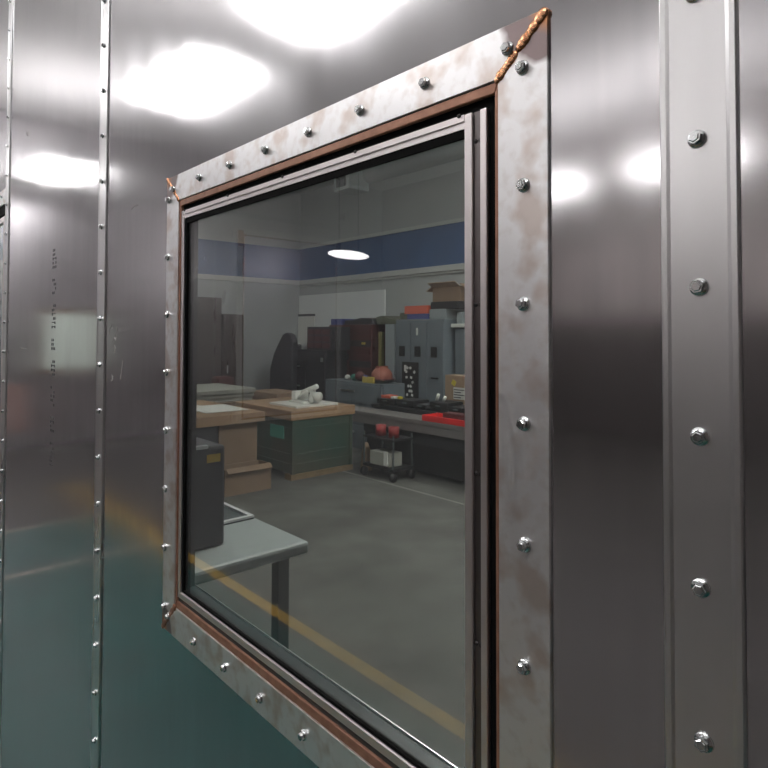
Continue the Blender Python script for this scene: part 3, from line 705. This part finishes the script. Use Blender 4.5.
MB().box(-4.66,-4.22,4.68,4.84,.646,1.02,bev=.004).build('carton_body', 'cardlight', lc)
MB().box(-4.53,-4.36,4.675,4.68,.76,.89).build('shipping_label', 'paper', lc)
lb = MB()
for k in range(4): lb.box(-4.52,-4.37 if k%2 else -4.42,4.672,4.675,.775+k*.028,.785+k*.028)
lb.build('label_print', 'mark', lc)
MB().box(-4.555,-4.50,4.675,4.68,.91,.965,tilt=(0,.5)).build('tape', 'tape', lc)

# long low bench
lb2 = empty('long_bench', (-4.6,4.35,0), 'long low steel bench with a dark underside across the back of the workshop', 'bench')
MB().box(-6.05,-2.6,4.02,4.32,.555,.60,bev=.006).build('bench_top', 'benchsteel', lb2)
MB().box(-6.04,-2.61,4.03,4.05,.47,.554,bev=.003).build('front_rail', 'benchsteel', lb2)
MB().box(-5.35,-2.62,4.07,4.10,.34,.468).build('drawer_front', 'darkgrey', lb2)
MB().box(-5.35,-2.62,4.12,4.31,.05,.33).build('lower_body', 'black', lb2)
for x in (-6.0,-4.6,-2.66): MB().box(x-.03,x+.03,4.05,4.11,0,.47).build('leg', 'darkgrey', lb2)
rtx = empty('red_tray', (-4.0,4.12,.60), 'bright red tray lying on the right end of the long low bench', 'tray')
q = MB(); q.box(-4.36,-3.75,4.04,4.24,.601,.612); q.box(-4.36,-3.75,4.02,4.036,.601,.66,bev=.003); q.box(-4.36,-3.75,4.244,4.26,.601,.66,bev=.003); q.box(-4.376,-4.361,4.02,4.26,.601,.66,bev=.003); q.box(-3.749,-3.734,4.02,4.26,.601,.66,bev=.003)
q.build('tray_body', 'redbright', rtx)
tag(MB().box(-4.15,-3.85,4.08,4.2,.613,.70,bev=.01).build('red_cup', 'reddark', None, (-4,4.1,.613)), 'dark red block standing in the bright red tray', 'block')
# small cart before the bench
ct = empty('utility_cart', (-4.72,3.85,0), 'small black cart with red cans and a pale battery box, before the long bench', 'cart')
MB().box(-4.95,-4.48,3.72,4.0,.10,.13,bev=.004).build('deck', 'black', ct)
MB().box(-4.95,-4.48,3.72,4.0,.40,.42,bev=.004).build('shelf', 'black', ct)
for x in (-4.94,-4.49):
    for y in (3.73,3.99):
        MB().cyl((x,y,.10),(x,y,.46),.010,8).build('post', 'legsteel', ct)
        w_ = MB().cyl((x-.012,y,.045),(x+.012,y,.045),.045,16).build('wheel', 'black', ct)
tag(MB().box(-4.86,-4.56,3.74,3.92,.131,.27,bev=.008).build('battery_box', 'foam', None, (-4.7,3.8,.131)), 'pale battery box on the lower deck of the small cart', 'battery')
tag(MB().box(-4.62,-4.57,3.715,3.738,.15,.29,bev=.004).build('white_bracket', 'whiteplastic', None, (-4.6,3.72,.15)), 'white bracket at the right of the battery box', 'bracket')
for i, x in enumerate((-4.80,-4.60)):
    tag(MB().cyl((x,3.84,.421),(x,3.84,.53),.055,16).build('red_can', 'red', None, (x,3.84,.421)), ['left','right'][i]+' red can on the top shelf of the small cart', 'can')
tag(MB().prism([(-5.16,.001),(-5.02,.001),(-5.05,.22),(-5.10,.30),(-5.14,.18)],3.86,3.92,bev=.006).build('pink_cloth', 'cardlight', None, (-5.1,3.9,0)), 'pale brown rag bundle on the floor left of the small cart', 'rag')

# ------------------------------------------------------------------ world, camera
w = bpy.data.worlds.new('world'); bpy.context.scene.world = w; w.use_nodes = True
w.node_tree.nodes['Background'].inputs[0].default_value = (.5,.55,.6,1); w.node_tree.nodes['Background'].inputs[1].default_value = .02
f_, px_, py_ = 611.456, 384, 316.53
p, y, r = .0251, .8378, .0023
fw = Vector((-math.sin(y)*math.cos(p), math.cos(y)*math.cos(p), math.sin(p)))
r0 = fw.cross(Vector((0,0,1))).normalized(); u0 = r0.cross(fw)
rr = math.cos(r)*r0+math.sin(r)*u0; uu = -math.sin(r)*r0+math.cos(r)*u0
cd = bpy.data.cameras.new('camera'); cam = bpy.data.objects.new('camera', cd); col.objects.link(cam)
mt = Matrix((rr, uu, -fw)).transposed().to_4x4(); mt.translation = Vector((0, -4.3384*S, 1.5)); cam.matrix_world = mt
cd.sensor_width = 36; cd.sensor_fit = 'HORIZONTAL'; cd.lens = f_/768*36
cd.shift_x = 0; cd.shift_y = (py_-384)/768
cd.clip_start = .02
bpy.context.scene.camera = cam
vs = bpy.context.scene.view_settings
vs.view_transform = 'Standard'; vs.look = 'None'; vs.gamma = 1; vs.use_curve_mapping = False; vs.exposure = 0
